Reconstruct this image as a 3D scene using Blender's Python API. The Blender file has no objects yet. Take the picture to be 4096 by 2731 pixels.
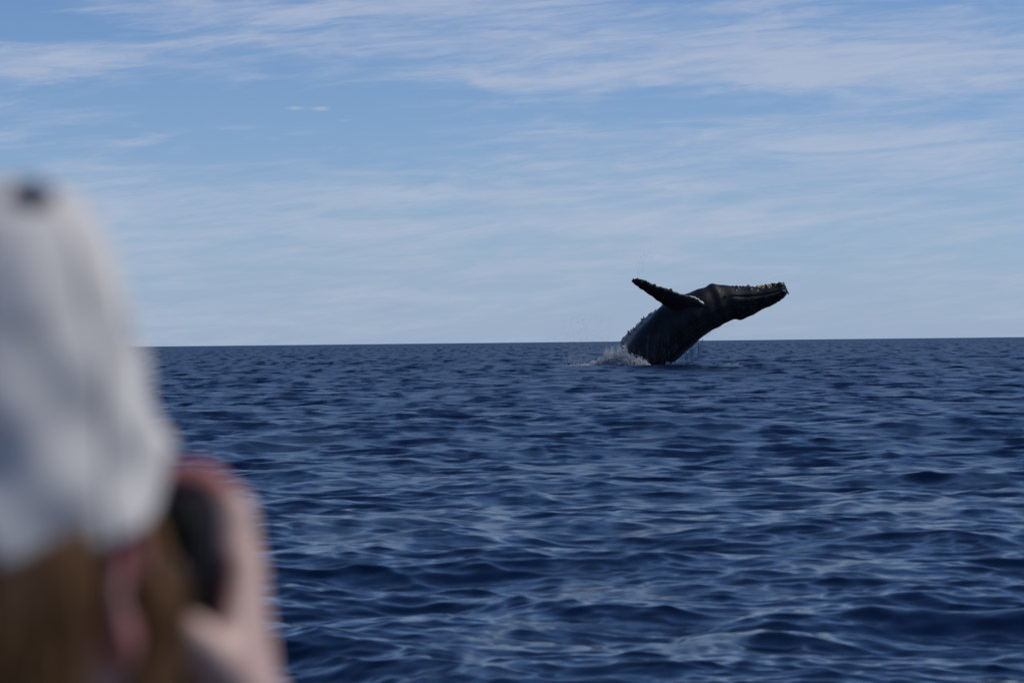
import bpy, bmesh, math, random
import numpy as np
from mathutils import Vector, Matrix, Euler, kdtree, noise as mnoise

RNG = np.random.default_rng(7)
random.seed(7)
scene = bpy.context.scene
COL = scene.collection

# ------------------------------------------------------------------ camera
EYE = Vector((0.0, 0.0, 1.75))
LENS, SENSOR = 105.0, 36.0
FPX = 4096 * LENS / SENSOR                 # focal length in photograph pixels
ROLL = math.radians(0.62)
PITCH = math.radians(-0.02)
cam_data = bpy.data.cameras.new('camera')
cam_data.lens = LENS
cam_data.sensor_width = SENSOR
cam_data.clip_start = 0.05
cam_data.clip_end = 60000
cam_data.dof.use_dof = True
cam_data.dof.focus_distance = 184.0
cam_data.dof.aperture_fstop = 6.3
cam = bpy.data.objects.new('camera', cam_data)
COL.objects.link(cam)
FWD = Vector((0, math.cos(PITCH), math.sin(PITCH)))
RIGHT = Vector((math.cos(ROLL), 0, -math.sin(ROLL)))
UP = RIGHT.cross(FWD).normalized()
RIGHT = FWD.cross(UP).normalized()
cam.matrix_world = Matrix(((RIGHT.x, UP.x, -FWD.x, EYE.x),
                           (RIGHT.y, UP.y, -FWD.y, EYE.y),
                           (RIGHT.z, UP.z, -FWD.z, EYE.z),
                           (0, 0, 0, 1)))
scene.camera = cam

def at(px, py, depth):
    """world point that the photograph shows at (px, py) [4096 px wide] at distance depth along +Y"""
    d = FWD + RIGHT * ((px - 2048.0) / FPX) - UP * ((py - 1365.5) / FPX)
    return EYE + d * (depth / d.y)

# ------------------------------------------------------------------ sky and sun
SUN_AZ = math.radians(80)                  # to the right of the view direction (+Y)
SUN_EL = math.radians(50)
world = bpy.data.worlds.new('World')
scene.world = world
world.use_nodes = True
nt = world.node_tree
nt.nodes.clear()
N, L = nt.nodes, nt.links

def nmath(op, a, b=None, c=None, clamp=False):
    n = N.new('ShaderNodeMath'); n.operation = op; n.use_clamp = clamp
    for i, v in enumerate((a, b, c)):
        if v is None: continue
        if isinstance(v, (int, float)): n.inputs[i].default_value = v
        else: L.new(v, n.inputs[i])
    return n.outputs[0]

sky = N.new('ShaderNodeTexSky')
sky.sky_type = 'NISHITA'
sky.sun_disc = False
sky.sun_elevation = SUN_EL
sky.sun_rotation = SUN_AZ
sky.altitude = 0
sky.air_density = 0.72
sky.dust_density = 0.0
sky.ozone_density = 5.0
geo = N.new('ShaderNodeTexCoord')
sep = N.new('ShaderNodeSeparateXYZ'); L.new(geo.outputs['Generated'], sep.inputs[0])
dx, dy, dz = sep.outputs
az = nmath('ARCTAN2', dx, dy)               # 0 straight ahead, + to the right
el = nmath('ARCSINE', dz)

def sky_noise(sx, sy, off, scale, detail, rough, dist=0.0, shear=0.0):
    # streaky noise: azimuth and elevation scaled apart, on a circle so that it has no seam
    v = N.new('ShaderNodeCombineXYZ')
    cx = nmath('MULTIPLY', nmath('SINE', az), sx)
    cy = nmath('MULTIPLY', nmath('COSINE', az), sx)
    ez = nmath('MULTIPLY', el, sy)
    ez = nmath('ADD', ez, nmath('MULTIPLY', nmath('SINE', az), shear))
    L.new(nmath('ADD', cx, off), v.inputs[0]); L.new(cy, v.inputs[1]); L.new(ez, v.inputs[2])
    n = N.new('ShaderNodeTexNoise')
    n.inputs['Scale'].default_value = scale; n.inputs['Detail'].default_value = detail
    n.inputs['Roughness'].default_value = rough; n.inputs['Distortion'].default_value = dist
    L.new(v.outputs[0], n.inputs['Vector'])
    return n.outputs['Fac']

def lump(a0, e0, ra, re, w):
    # one cloud sheet: centre and radii in degrees
    R = math.radians
    u = nmath('DIVIDE', nmath('SUBTRACT', az, R(a0)), R(ra))
    v = nmath('DIVIDE', nmath('SUBTRACT', el, R(e0)), R(re))
    q = nmath('ADD', nmath('MULTIPLY', u, u), nmath('MULTIPLY', v, v))
    return nmath('MULTIPLY', nmath('EXPONENT', nmath('MULTIPLY', q, -1.0)), w)

broad = sky_noise(6.0, 60.0, 3.1, 0.9, 3, 0.5, 0.4)
streak = sky_noise(15.0, 125.0, 11.7, 1.0, 8, 0.60, 1.3, -9.0)
fine = sky_noise(42.0, 300.0, 5.3, 1.0, 8, 0.62, 1.2, -26.0)
warp_e = sky_noise(22.0, 90.0, 8.2, 1.0, 5, 0.6, 0.5)
warp_a = sky_noise(18.0, 120.0, 1.9, 1.0, 5, 0.6, 0.5)
az0, el0 = az, el
az = nmath('ADD', az, nmath('MULTIPLY', nmath('SUBTRACT', warp_a, 0.5), math.radians(5.0)))
el = nmath('ADD', el, nmath('MULTIPLY', nmath('SUBTRACT', warp_e, 0.5), math.radians(1.1)))
dens = nmath('ADD', nmath('MULTIPLY', nmath('SUBTRACT', broad, 0.5), 0.7),
             nmath('MULTIPLY', nmath('SUBTRACT', streak, 0.5), 1.5))
dens = nmath('ADD', dens, nmath('MULTIPLY', nmath('SUBTRACT', fine, 0.5), 0.7))
# the cirrus sheets in view: centre azimuth, elevation, radii (degrees), weight
for args in [(-3.0, 6.35, 4.5, .28, .50), (-4.3, 5.75, 2.8, .20, .40), (5.0, 5.4, 5.5, .75, .60), (-.3, 4.97, 2.6, .20, .40),
             (8.0, 5.0, 3.5, .45, .35), (-9.0, 5.35, 1.7, .28, .50), (-9.5, 4.05, 1.0, .10, .40), (-6.9, 3.92, .9, .08, .30),
             (-5.0, 4.1, .5, .06, .35), (.6, 3.85, 1.2, .13, .28), (1.0, 3.4, 2.0, .14, .32), (7.0, 3.75, 3.5, .42, .42),
             (-.3, 2.87, 4.0, .17, .35), (3.2, 2.8, .5, .06, .3), (-7.0, 2.7, 4.5, .50, .34), (0.0, 1.9, 13.0, .85, .22), (3.0, 2.2, 6.0, .25, .2),
             (-5.0, 4.5, 4.5, .60, -.35), (-9.3, 6.1, 1.6, .40, -.40), (3.0, 4.35, 3.5, .25, -.25)]:
    dens = nmath('ADD', dens, lump(*args))
az, el = az0, el0
for args in [(-4.1, 4.47, .20, .05, .75), (-3.62, 4.46, .20, .055, .8), (-4.0, 4.0, .35, .05, .3), (-3.2, 4.23, .15, .04, .3)]:
    dens = nmath('ADD', dens, lump(*args))
ramp = N.new('ShaderNodeMapRange')
ramp.interpolation_type = 'SMOOTHSTEP'
L.new(dens, ramp.inputs['Value'])
ramp.inputs['From Min'].default_value = -0.25
ramp.inputs['From Max'].default_value = 0.8
ramp.inputs['To Max'].default_value = 0.72
# thin ice cloud: the line of sight through the sheet shortens towards the zenith
slant = nmath('POWER', nmath('DIVIDE', 0.125, nmath('ADD', nmath('ABSOLUTE', dz), 0.015), clamp=True), 1.6)
cover = nmath('MULTIPLY', ramp.outputs[0], slant)

tint = N.new('ShaderNodeMix'); tint.data_type = 'RGBA'; tint.blend_type = 'MULTIPLY'
tint.inputs[0].default_value = 1.0
L.new(sky.outputs[0], tint.inputs[6])
tint.inputs[7].default_value = (0.68, 0.86, 1.08, 1)
cl = N.new('ShaderNodeMix'); cl.data_type = 'RGBA'
L.new(cover, cl.inputs[0])
hz = N.new('ShaderNodeMix'); hz.data_type = 'RGBA'    # pale moist air low over the sea
L.new(nmath('MULTIPLY', nmath('EXPONENT', nmath('MULTIPLY', nmath('ABSOLUTE', el), -1 / math.radians(3.8))), 0.93), hz.inputs[0])
L.new(tint.outputs[2], hz.inputs[6])
hz.inputs[7].default_value = (3.95, 5.05, 6.95, 1)
L.new(hz.outputs[2], cl.inputs[6])
cl.inputs[7].default_value = (5.7, 6.35, 7.95, 1)     # sunlit cirrus, in the sky texture's own units
bg = N.new('ShaderNodeBackground')
bg.inputs['Strength'].default_value = 0.082
L.new(cl.outputs[2], bg.inputs['Color'])
wout = N.new('ShaderNodeOutputWorld')
L.new(bg.outputs[0], wout.inputs['Surface'])
world.cycles.sampling_method = 'MANUAL'
world.cycles.sample_map_resolution = 1024

sun_data = bpy.data.lights.new('sun', 'SUN')
sun_data.energy = 2.6
sun_data.angle = math.radians(0.53)
sun_data.color = (1.0, 0.94, 0.85)
sun = bpy.data.objects.new('sun', sun_data)
COL.objects.link(sun)
SUN_DIR = Vector((math.sin(SUN_AZ) * math.cos(SUN_EL), math.cos(SUN_AZ) * math.cos(SUN_EL), math.sin(SUN_EL)))
sun.rotation_euler = SUN_DIR.to_track_quat('Z', 'Y').to_euler()
sun.location = (30, 20, 40)

vs = scene.view_settings
scene.display_settings.display_device = 'sRGB'
vs.view_transform = 'Standard'
vs.look = 'None'
vs.exposure = 0.0
vs.gamma = 1.0
vs.use_curve_mapping = False
scene.cycles.use_denoising = True
scene.cycles.max_bounces = 8
scene.cycles.caustics_reflective = False
scene.cycles.caustics_refractive = False

# ------------------------------------------------------------------ helpers
def new_mat(name):
    m = bpy.data.materials.new(name); m.use_nodes = True
    t = m.node_tree
    return m, t, t.nodes['Principled BSDF']

def simple_mat(name, color, rough=0.6, bump=0.0, scale=40.0, var=0.25, **kw):
    m, t, b = new_mat(name)
    tc = t.nodes.new('ShaderNodeTexCoord')
    n = t.nodes.new('ShaderNodeTexNoise')
    n.inputs['Scale'].default_value = scale; n.inputs['Detail'].default_value = 6
    t.links.new(tc.outputs['Object'], n.inputs['Vector'])
    mix = t.nodes.new('ShaderNodeMix'); mix.data_type = 'RGBA'
    t.links.new(n.outputs['Fac'], mix.inputs[0])
    mix.inputs[6].default_value = tuple(c * (1 - var) for c in color) + (1,)
    mix.inputs[7].default_value = tuple(min(1, c * (1 + var)) for c in color) + (1,)
    t.links.new(mix.outputs[2], b.inputs['Base Color'])
    b.inputs['Roughness'].default_value = rough
    if bump:
        bp = t.nodes.new('ShaderNodeBump')
        bp.inputs['Strength'].default_value = bump; bp.inputs['Distance'].default_value = 0.01
        t.links.new(n.outputs['Fac'], bp.inputs['Height'])
        t.links.new(bp.outputs[0], b.inputs['Normal'])
    for k, v in kw.items():
        b.inputs[k.replace('_', ' ')].default_value = v
    return m

def np_mesh(name, verts, faces, smooth=True):
    """verts (n,3), faces (m,4) or (m,3) index array"""
    verts = np.asarray(verts, np.float32); faces = np.asarray(faces, np.int32)
    me = bpy.data.meshes.new(name)
    k = faces.shape[1]
    me.vertices.add(len(verts)); me.vertices.foreach_set('co', verts.ravel())
    me.loops.add(faces.size); me.loops.foreach_set('vertex_index', faces.ravel())
    me.polygons.add(len(faces))
    me.polygons.foreach_set('loop_start', np.arange(0, faces.size, k, dtype=np.int32))
    me.update(calc_edges=True)
    me.polygons.foreach_set('use_smooth', np.full(len(faces), smooth, bool))
    me.validate(clean_customdata=False)
    return me

def link(name, me, mat=None, parent=None):
    o = bpy.data.objects.new(name, me)
    COL.objects.link(o)
    if mat is not None and me is not None:
        me.materials.clear(); me.materials.append(mat)
    if parent is not None: o.parent = parent
    return o

def tag(o, label=None, cat=None, group=None, kind=None):
    for k, v in (('label', label), ('category', cat), ('group', group), ('kind', kind)):
        if v: o[k] = v
    return o

# ------------------------------------------------------------------ ocean
D = 184.0                                    # distance of the whale
WHALE_BASE = at(2640, 1478, D)
WAVES = []
_lam = np.exp(np.linspace(math.log(0.10), math.log(8.0), 190))
_dln = math.log(8.0 / 0.10) / 190
_r = np.random.default_rng(21)
WIND = math.radians(-112)                    # the wind sea runs towards the boat, a little to the left
for lam in _lam:
    lam = 0.74 * lam * math.exp(_r.normal() * 0.03)
    k = 2 * math.pi / lam
    B = 0.0108 if lam < 0.5 else 0.0108 * (0.5 / lam) ** 0.65
    spread = 0.8 if lam < 2 else 0.55
    th = WIND + _r.normal() * spread
    amp = math.sqrt(2 * B * _dln) / k
    WAVES.append((k, math.cos(th), math.sin(th), amp, _r.uniform(0, 6.283), lam))
for lam, amp, th in ((17, 0.05, -100), (24, 0.07, -75), (38, 0.10, -95)):
    th = math.radians(th)
    WAVES.append((2 * math.pi / lam, math.cos(th), math.sin(th), amp, _r.uniform(0, 6.283), lam))

def extra_swell(x, y):
    # a swell crest passing in front of the whale, and one rising near the boat
    bx, by = WHALE_BASE.x, WHALE_BASE.y
    s = 0.05 * np.exp(-((x - bx - 1.5) / 7.0) ** 2 - ((y - by + 5.0 - 0.1 * (x - bx)) / 1.6) ** 2)
    c = 0.15 * np.exp(-((x - 2.75) / 0.70) ** 4 - ((y - 18.1 + 0.25 * (x - 2.65)) / 0.30) ** 2)
    c = c + 0.075 * np.exp(-((x - 1.6) / 0.6) ** 2 - ((y - 17.2 + 0.3 * (x - 1.6)) / 0.30) ** 2)
    return s + c

def sea_height(x, y):
    z = 0.0
    for k, cx, cy, a, ph, lam in WAVES:
        if lam > 0.6: z += a * math.cos(k * (cx * x + cy * y) + ph)
    return z + float(extra_swell(x, y)) - (x * x + y * y) / (2 * 6.371e6)

def build_ocean():
    # one sheet of rings round the boat: fine where the sea is looked at, coarser behind
    DT, half = 0.00088, math.radians(10.9)
    th_f = np.arange(-half, half, DT)
    a, d, right = th_f[-1], DT, []
    while a < math.pi - 0.02:
        d = min(d * 1.06, 0.09); a += d; right.append(a)
    right = np.array([v for v in right if v < math.pi - 0.02])
    th = np.concatenate([th_f, right, [math.pi], (2 * math.pi - right)[::-1]])
    dth = np.gradient(th); dth[0] = DT
    nf = len(th_f); nc = len(th)
    r = [0.02, 0.6, 1.2, 2, 3, 4, 5]
    while r[-1] < 7000:
        q = r[-1]
        g = 0.02 if q < 9 else 0.0022 if q < 260 else 0.0022 + 0.0048 * math.log(q / 260)
        r.append(q * (1 + g))
    r = np.array(r); nr = len(r); dr = np.gradient(r)
    T, Rr = np.meshgrid(th, r)
    X = (Rr * np.sin(T)).astype(np.float32); Y = (Rr * np.cos(T)).astype(np.float32)
    Z = np.zeros_like(X); OX = np.zeros_like(X); OY = np.zeros_like(X)
    lost = np.zeros((nr, nc), np.float32)
    spo = np.maximum(dr[:, None], r[:, None] * dth[None, nf:])
    for k, cx, cy, a, ph, lam in WAVES:
        lim = lam / 2.6                       # leave out what the local grid spacing cannot carry
        for c0, c1, w2 in ((0, nf, np.clip((lim - dr[:, None]) / (lim * 0.5), 0, 1)), (nf, nc, np.clip((lim - spo) / (lim * 0.5), 0, 1))):
            lost[:, c0:c1] += ((1 - w2 ** 2) * ((k * a) ** 2 / 2)).astype(np.float32)
            rows = np.nonzero(w2.max(1) > 0)[0]
            if not len(rows): continue
            n = rows[-1] + 1
            P = (k * (cx * X[:n, c0:c1] + cy * Y[:n, c0:c1]) + ph).astype(np.float32)
            w = (w2[:n] * a).astype(np.float32)
            s = np.sin(P) * w
            Z[:n, c0:c1] += w * np.cos(P)
            OX[:n, c0:c1] -= 1.7 * cx * s
            OY[:n, c0:c1] -= 1.7 * cy * s
    # the slopes left out come back as ripples in the material
    Z += extra_swell(X, Y)
    Z -= (X * X + Y * Y) / (2 * 6.371e6)
    V = np.stack([X + OX, Y + OY, Z], -1).reshape(-1, 3)
    i = np.arange(nr - 1)[:, None] * nc; j = np.arange(nc)[None, :]; j2 = (j + 1) % nc
    F = np.stack([i + j, i + nc + j, i + nc + j2, i + j2], -1).reshape(-1, 4)[:, ::-1]
    me = np_mesh('ocean', V, F)
    at_ = me.attributes.new('ripple', 'FLOAT', 'POINT')
    at_.data.foreach_set('value', np.sqrt(lost).ravel().astype(np.float32))
    return me

SMALL_RIPPLE, MID_RIPPLE, FAR_RIPPLE = 0.22, 6.5, 42.0
def ocean_material():
    m, t, b = new_mat('sea_water')
    b.inputs['Base Color'].default_value = (0.0005, 0.0052, 0.025, 1)
    b.inputs['IOR'].default_value = 1.333
    tc = t.nodes.new('ShaderNodeTexCoord')
    def slopes(scale, stretch, detail, rough, rot):
        # a random pair of surface slopes, crests stretched across the wind
        mp = t.nodes.new('ShaderNodeMapping')
        mp.inputs['Rotation'].default_value = (0, 0, rot)
        mp.inputs['Scale'].default_value = (scale * stretch, scale, 0)
        t.links.new(tc.outputs['Object'], mp.inputs['Vector'])
        n = t.nodes.new('ShaderNodeTexNoise')
        n.noise_dimensions = '2D'
        n.inputs['Scale'].default_value = 1.0
        n.inputs['Detail'].default_value = detail; n.inputs['Roughness'].default_value = rough
        n.inputs['Distortion'].default_value = 0.3
        t.links.new(mp.outputs[0], n.inputs['Vector'])
        v = t.nodes.new('ShaderNodeVectorMath'); v.operation = 'SUBTRACT'
        t.links.new(n.outputs['Color'], v.inputs[0]); v.inputs[1].default_value = (0.5, 0.5, 0.5)
        return v.outputs[0]
    def vm(op, a, bb):
        v = t.nodes.new('ShaderNodeVectorMath'); v.operation = op
        t.links.new(a, v.inputs[0])
        if isinstance(bb, tuple): v.inputs[1].default_value = bb
        else: t.links.new(bb, v.inputs[1])
        return v.outputs[0]
    def scaled(vec, fac):
        v = t.nodes.new('ShaderNodeVectorMath'); v.operation = 'SCALE'
        t.links.new(vec, v.inputs[0])
        if isinstance(fac, float): v.inputs['Scale'].default_value = fac
        else: t.links.new(fac, v.inputs['Scale'])
        return v.outputs[0]
    rip = t.nodes.new('ShaderNodeAttribute'); rip.attribute_name = 'ripple'
    r2 = t.nodes.new('ShaderNodeMath'); r2.operation = 'POWER'; r2.inputs[1].default_value = 2.0
    t.links.new(rip.outputs['Fac'], r2.inputs[0])
    rg = t.nodes.new('ShaderNodeMath'); rg.operation = 'MULTIPLY_ADD'
    t.links.new(r2.outputs[0], rg.inputs[0]); rg.inputs[1].default_value = 8.0; rg.inputs[2].default_value = 0.05
    t.links.new(rg.outputs[0], b.inputs['Roughness'])
    gm = t.nodes.new('ShaderNodeNewGeometry')
    small = scaled(slopes(9.0, 0.5, 4, 0.65, 0.3), SMALL_RIPPLE)
    mid = scaled(scaled(slopes(1.6, 0.5, 5, 0.6, -0.15), rip.outputs['Fac']), MID_RIPPLE)
    far = scaled(scaled(slopes(0.16, 5.5, 3, 0.55, 0.06), r2.outputs[0]), FAR_RIPPLE)
    add = vm('MULTIPLY', vm('ADD', vm('ADD', small, mid), far), (1.0, 1.0, 0.0))
    nrm = t.nodes.new('ShaderNodeVectorMath'); nrm.operation = 'NORMALIZE'
    t.links.new(vm('ADD', gm.outputs['Normal'], add), nrm.inputs[0])
    t.links.new(nrm.outputs[0], b.inputs['Normal'])
    return m

ocean = link('ocean', build_ocean(), ocean_material())
tag(ocean, 'dark blue choppy open sea reaching the horizon', 'sea', kind='structure')

# ------------------------------------------------------------------ humpback whale
def crop(cx, cy, depth=D):
    return at(2150 + 0.46769 * cx, 950 + 0.46769 * cy, depth)

def catmull(P, n):
    P = np.asarray(P, float)
    Q = np.vstack([2 * P[0] - P[1], P, 2 * P[-1] - P[-2]])
    t = np.linspace(0, len(P) - 1 - 1e-9, n)
    i = t.astype(int); f = (t - i)[:, None]
    a, b, c, d = Q[i], Q[i + 1], Q[i + 2], Q[i + 3]
    return 0.5 * (2 * b + (c - a) * f + (2 * a - 5 * b + 4 * c - d) * f ** 2 + (3 * b - a - 3 * c + d) * f ** 3)

# back line and belly line of the animal, nose first: (upper x, y, lower x, y, half width across / half height)
WST = [(2138, 446, 2140, 470, 1.3), (2118, 415, 2118, 500, 1.15), (2085, 388, 2076, 538, 1.05), (2030, 398, 2010, 578, .98), (1960, 408, 1930, 613, .92),
       (1880, 418, 1860, 648, .88), (1800, 420, 1800, 680, .86), (1700, 416, 1740, 704, .86), (1615, 411, 1690, 703, .88),
       (1545, 408, 1640, 717, .90), (1495, 412, 1600, 736, .92), (1440, 424, 1560, 757, .93), (1380, 438, 1510, 785, .94),
       (1310, 466, 1460, 815, .95), (1230, 495, 1410, 855, .95), (1140, 535, 1350, 905, .95), (1050, 597, 1290, 957, .95),
       (965, 680, 1235, 1005, .94), (885, 768, 1190, 1050, .93), (820, 852, 1155, 1095, .92), (775, 935, 1125, 1140, .91),
       (742, 1025, 1095, 1190, .9), (722, 1120, 1060, 1250, .9), (720, 1220, 1020, 1330, .9), (735, 1330, 980, 1420, .9),
       (760, 1450, 930, 1520, .9), (790, 1560, 890, 1600, .95), (815, 1640, 860, 1660, 1.0)]
MPP = D / FPX * 0.46769                        # metres per crop pixel at the whale

def whale_body():
    n, m = 330, 200
    A = catmull([s[:4] for s in WST], n); W = catmull([[s[4]] for s in WST], n)[:, 0]
    U = np.array([crop(a, b) for a, b in A[:, :2]]); Lw = np.array([crop(a, b) for a, b in A[:, 2:]])
    C = (U + Lw) / 2; H = (U - Lw) / 2; h = np.linalg.norm(H, axis=1)
    ph = np.linspace(0, 2 * math.pi, m, endpoint=False)
    c, s = np.cos(ph), np.sin(ph)
    st = np.linspace(0, len(WST) - 1, n)
    # a roundish section, a little boxy, the head flatter above
    e = 0.94
    cs = np.sign(c) * np.abs(c) ** e; ss = np.sign(s) * np.abs(s) ** e
    V = C[:, None, :] + H[:, None, :] * cs[None, :, None] + np.array([0, -1.0, 0])[None, None, :] * (h * W)[:, None, None] * ss[None, :, None]
    # outward direction for relief
    Nn = H[:, None, :] / h[:, None, None] * c[None, :, None] + np.array([0, -1.0, 0])[None, None, :] * s[None, :, None]
    S, PH = np.meshgrid(st, ph, indexing='ij')
    side = np.minimum(PH, 2 * math.pi - PH)       # 0 back .. pi belly
    R = np.zeros_like(S)
    # mouth line: runs along the head and turns down behind the eye
    mouth = 1.32 + 0.10 * np.sin(S * 0.7) + 0.75 * np.clip((S - 7.5) / 2.2, 0, 1) ** 2
    fade = np.clip((9.4 - S) / 2.6, 0, 1) * np.clip(S / 0.6, 0, 1)
    R -= 0.07 * np.exp(-((side - mouth) / 0.055) ** 2) * fade
    R += 0.06 * np.exp(-((side - mouth - 0.22) / 0.16) ** 2) * fade       # lip of the lower jaw
    R -= 0.04 * np.exp(-((side - 0.72) / 0.22) ** 2) * np.clip((9.5 - S) / 4, 0, 1) * np.clip((S - 1) / 2, 0, 1)  # hollow beside the rostrum
    R += 0.015 * np.exp(-((S - 9.3) / .8) ** 2 - ((side - 1.0) / 0.3) ** 2)  # brow over the eye
    R += 0.13 * np.exp(-((S - 10.0) / .95) ** 2 - (side / 0.5) ** 2)        # raised blowholes
    # throat pleats
    pl = np.clip((side - 1.75) / 0.35, 0, 1) * np.clip((S - 4) / 3, 0, 1) * np.clip((25 - S) / 3, 0, 1)
    R -= 0.055 * pl * (0.5 + 0.5 * np.cos(side * 34)) ** 3
    # shoulder where the flipper roots, broad muscle undulation
    R += 0.12 * np.exp(-((S - 14) / 1.8) ** 2 - ((side - 1.25) / 0.5) ** 2)
    q = np.random.default_rng(4)
    # head knobs: rows on the rostrum, on the lower lip and round the tip
    knobs = [(q.uniform(0.9, 7.5), q.choice([0.0, 0.33, 0.6]) * q.choice([-1, 1]) + q.normal() * 0.05, q.uniform(0.05, 0.09)) for _ in range(46)]
    knobs += [(q.uniform(0.8, 7.0), q.choice([-1, 1]) * (1.75 + q.normal() * 0.15), q.uniform(0.05, 0.09)) for _ in range(40)]
    knobs += [(q.uniform(0.8, 6.5), math.pi + q.normal() * 0.5, q.uniform(0.035, 0.07)) for _ in range(46)]
    knobs += [(q.uniform(1.3, 2.6), q.normal() * 0.5, q.uniform(0.05, 0.08)) for _ in range(9)]
    knobs += [(q.uniform(0.7, 1.6), q.uniform(-math.pi, math.pi), q.uniform(0.03, 0.05)) for _ in range(12)]
    for s0, p0, a in knobs:
        p0 = p0 % (2 * math.pi)
        i0 = s0 / (len(WST) - 1) * (n - 1); hh = h[int(i0)]
        dsm = 0.33; wid = a * 0.95
        i = np.arange(max(0, int(i0) - 8), min(n, int(i0) + 9)); j = np.arange(m)
        P0 = V[int(round(i0)), int(round(p0 / (2 * math.pi) * m)) % m]
        d2 = ((V[i][:, j] - P0) ** 2).sum(-1)
        R[np.ix_(i, j)] += 0.8 * a * np.exp(-d2 / wid ** 2)
    # slow unevenness of the skin
    R += 0.03 * np.sin(S * 2.1 + 3 * np.cos(PH)) * np.sin(PH * 3 + S)
    V = V + Nn * R[:, :, None]
    pig = np.zeros_like(S)
    pig += 0.10 * np.clip((side - 2.5) / 0.3, 0, 1) * np.clip((S - 11) / 3, 0, 1)
    i = np.arange(n - 1)[:, None] * m; j = np.arange(m)[None, :]; j2 = (j + 1) % m
    F = np.stack([i + j, i + j2, i + m + j2, i + m + j], -1).reshape(-1, 4)
    V = V.reshape(-1, 3)
    caps = [[0 * m + k for k in range(m)], [(n - 1) * m + k for k in range(m)][::-1]]
    return V, F, pig.ravel(), caps

def flipper(lead, trail, d_lead, d_trail, thick, n=150, m=64, white=0.0, seed=1, knob=0.075, white_from=0.0):
    """lead / trail: crop-pixel polylines from root to tip; d_*: depth offsets along them"""
    k = len(lead)
    A = catmull([(*lead[i], d_lead[i], *trail[i], d_trail[i], thick[i]) for i in range(k)], n)
    Lp = np.array([crop(a, b, D + d) for a, b, d in A[:, :3]]); Tp = np.array([crop(a, b, D + d) for a, b, d in A[:, 3:6]])
    T = A[:, 6]
    q = np.random.default_rng(seed)
    u = np.linspace(0, 1, n)
    # knobs along the leading edge: big ones with barnacle clumps on them, small ones between
    bump = np.zeros(n)
    pos = np.sort(np.concatenate([np.linspace(0.14, 0.97, 9) + q.normal(size=9) * 0.012, q.uniform(0.3, 1.0, 14)]))
    for p in pos:
        w = q.uniform(0.008, 0.017); bump += q.uniform(0.35, 1.0) * knob * np.exp(-((u - p) / w) ** 2)
    scal = 0.012 * np.sin(u * 60) * (u > 0.3)
    ch = Lp - Tp; cl_ = np.linalg.norm(ch, axis=1, keepdims=True); ch = ch / np.maximum(cl_, 1e-6)
    Lp = Lp + ch * bump[:, None]; Tp = Tp - ch * scal[:, None]
    span = np.gradient((Lp + Tp) / 2, axis=0); span /= np.linalg.norm(span, axis=1, keepdims=True)
    nr = np.cross(span, ch); nr /= np.linalg.norm(nr, axis=1, keepdims=True)
    ph = np.linspace(0, 2 * math.pi, m, endpoint=False)
    x = 0.5 + 0.5 * np.cos(ph)                     # 1 leading .. 0 trailing
    prof = np.sin(ph) * (0.35 + 0.65 * x ** 0.6)
    V = Tp[:, None] + (Lp - Tp)[:, None] * x[None, :, None] + nr[:, None] * (T[:, None] * prof[None])[:, :, None]
    i = np.arange(n - 1)[:, None] * m; j = np.arange(m)[None, :]; j2 = (j + 1) % m
    F = np.stack([i + j, i + j2, i + m + j2, i + m + j], -1).reshape(-1, 4)
    edge = np.clip((x - 0.955) / 0.045, 0, 1)[None, :] * np.ones((n, 1))
    pig = np.full((n, m), white)
    if white == 0:
        pig = edge * np.clip((0.30 - u) / 0.06, 0, 1)[:, None] * 1.0     # pale leading edge near the root
        pig += edge * 0.12
    else:
        pig = pig * np.clip(1.3 - 0.6 * edge, 0, 1)
    caps = [[k2 for k2 in range(m)], [(n - 1) * m + k2 for k2 in range(m)][::-1]]
    return V.reshape(-1, 3), F, pig.ravel(), caps

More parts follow.
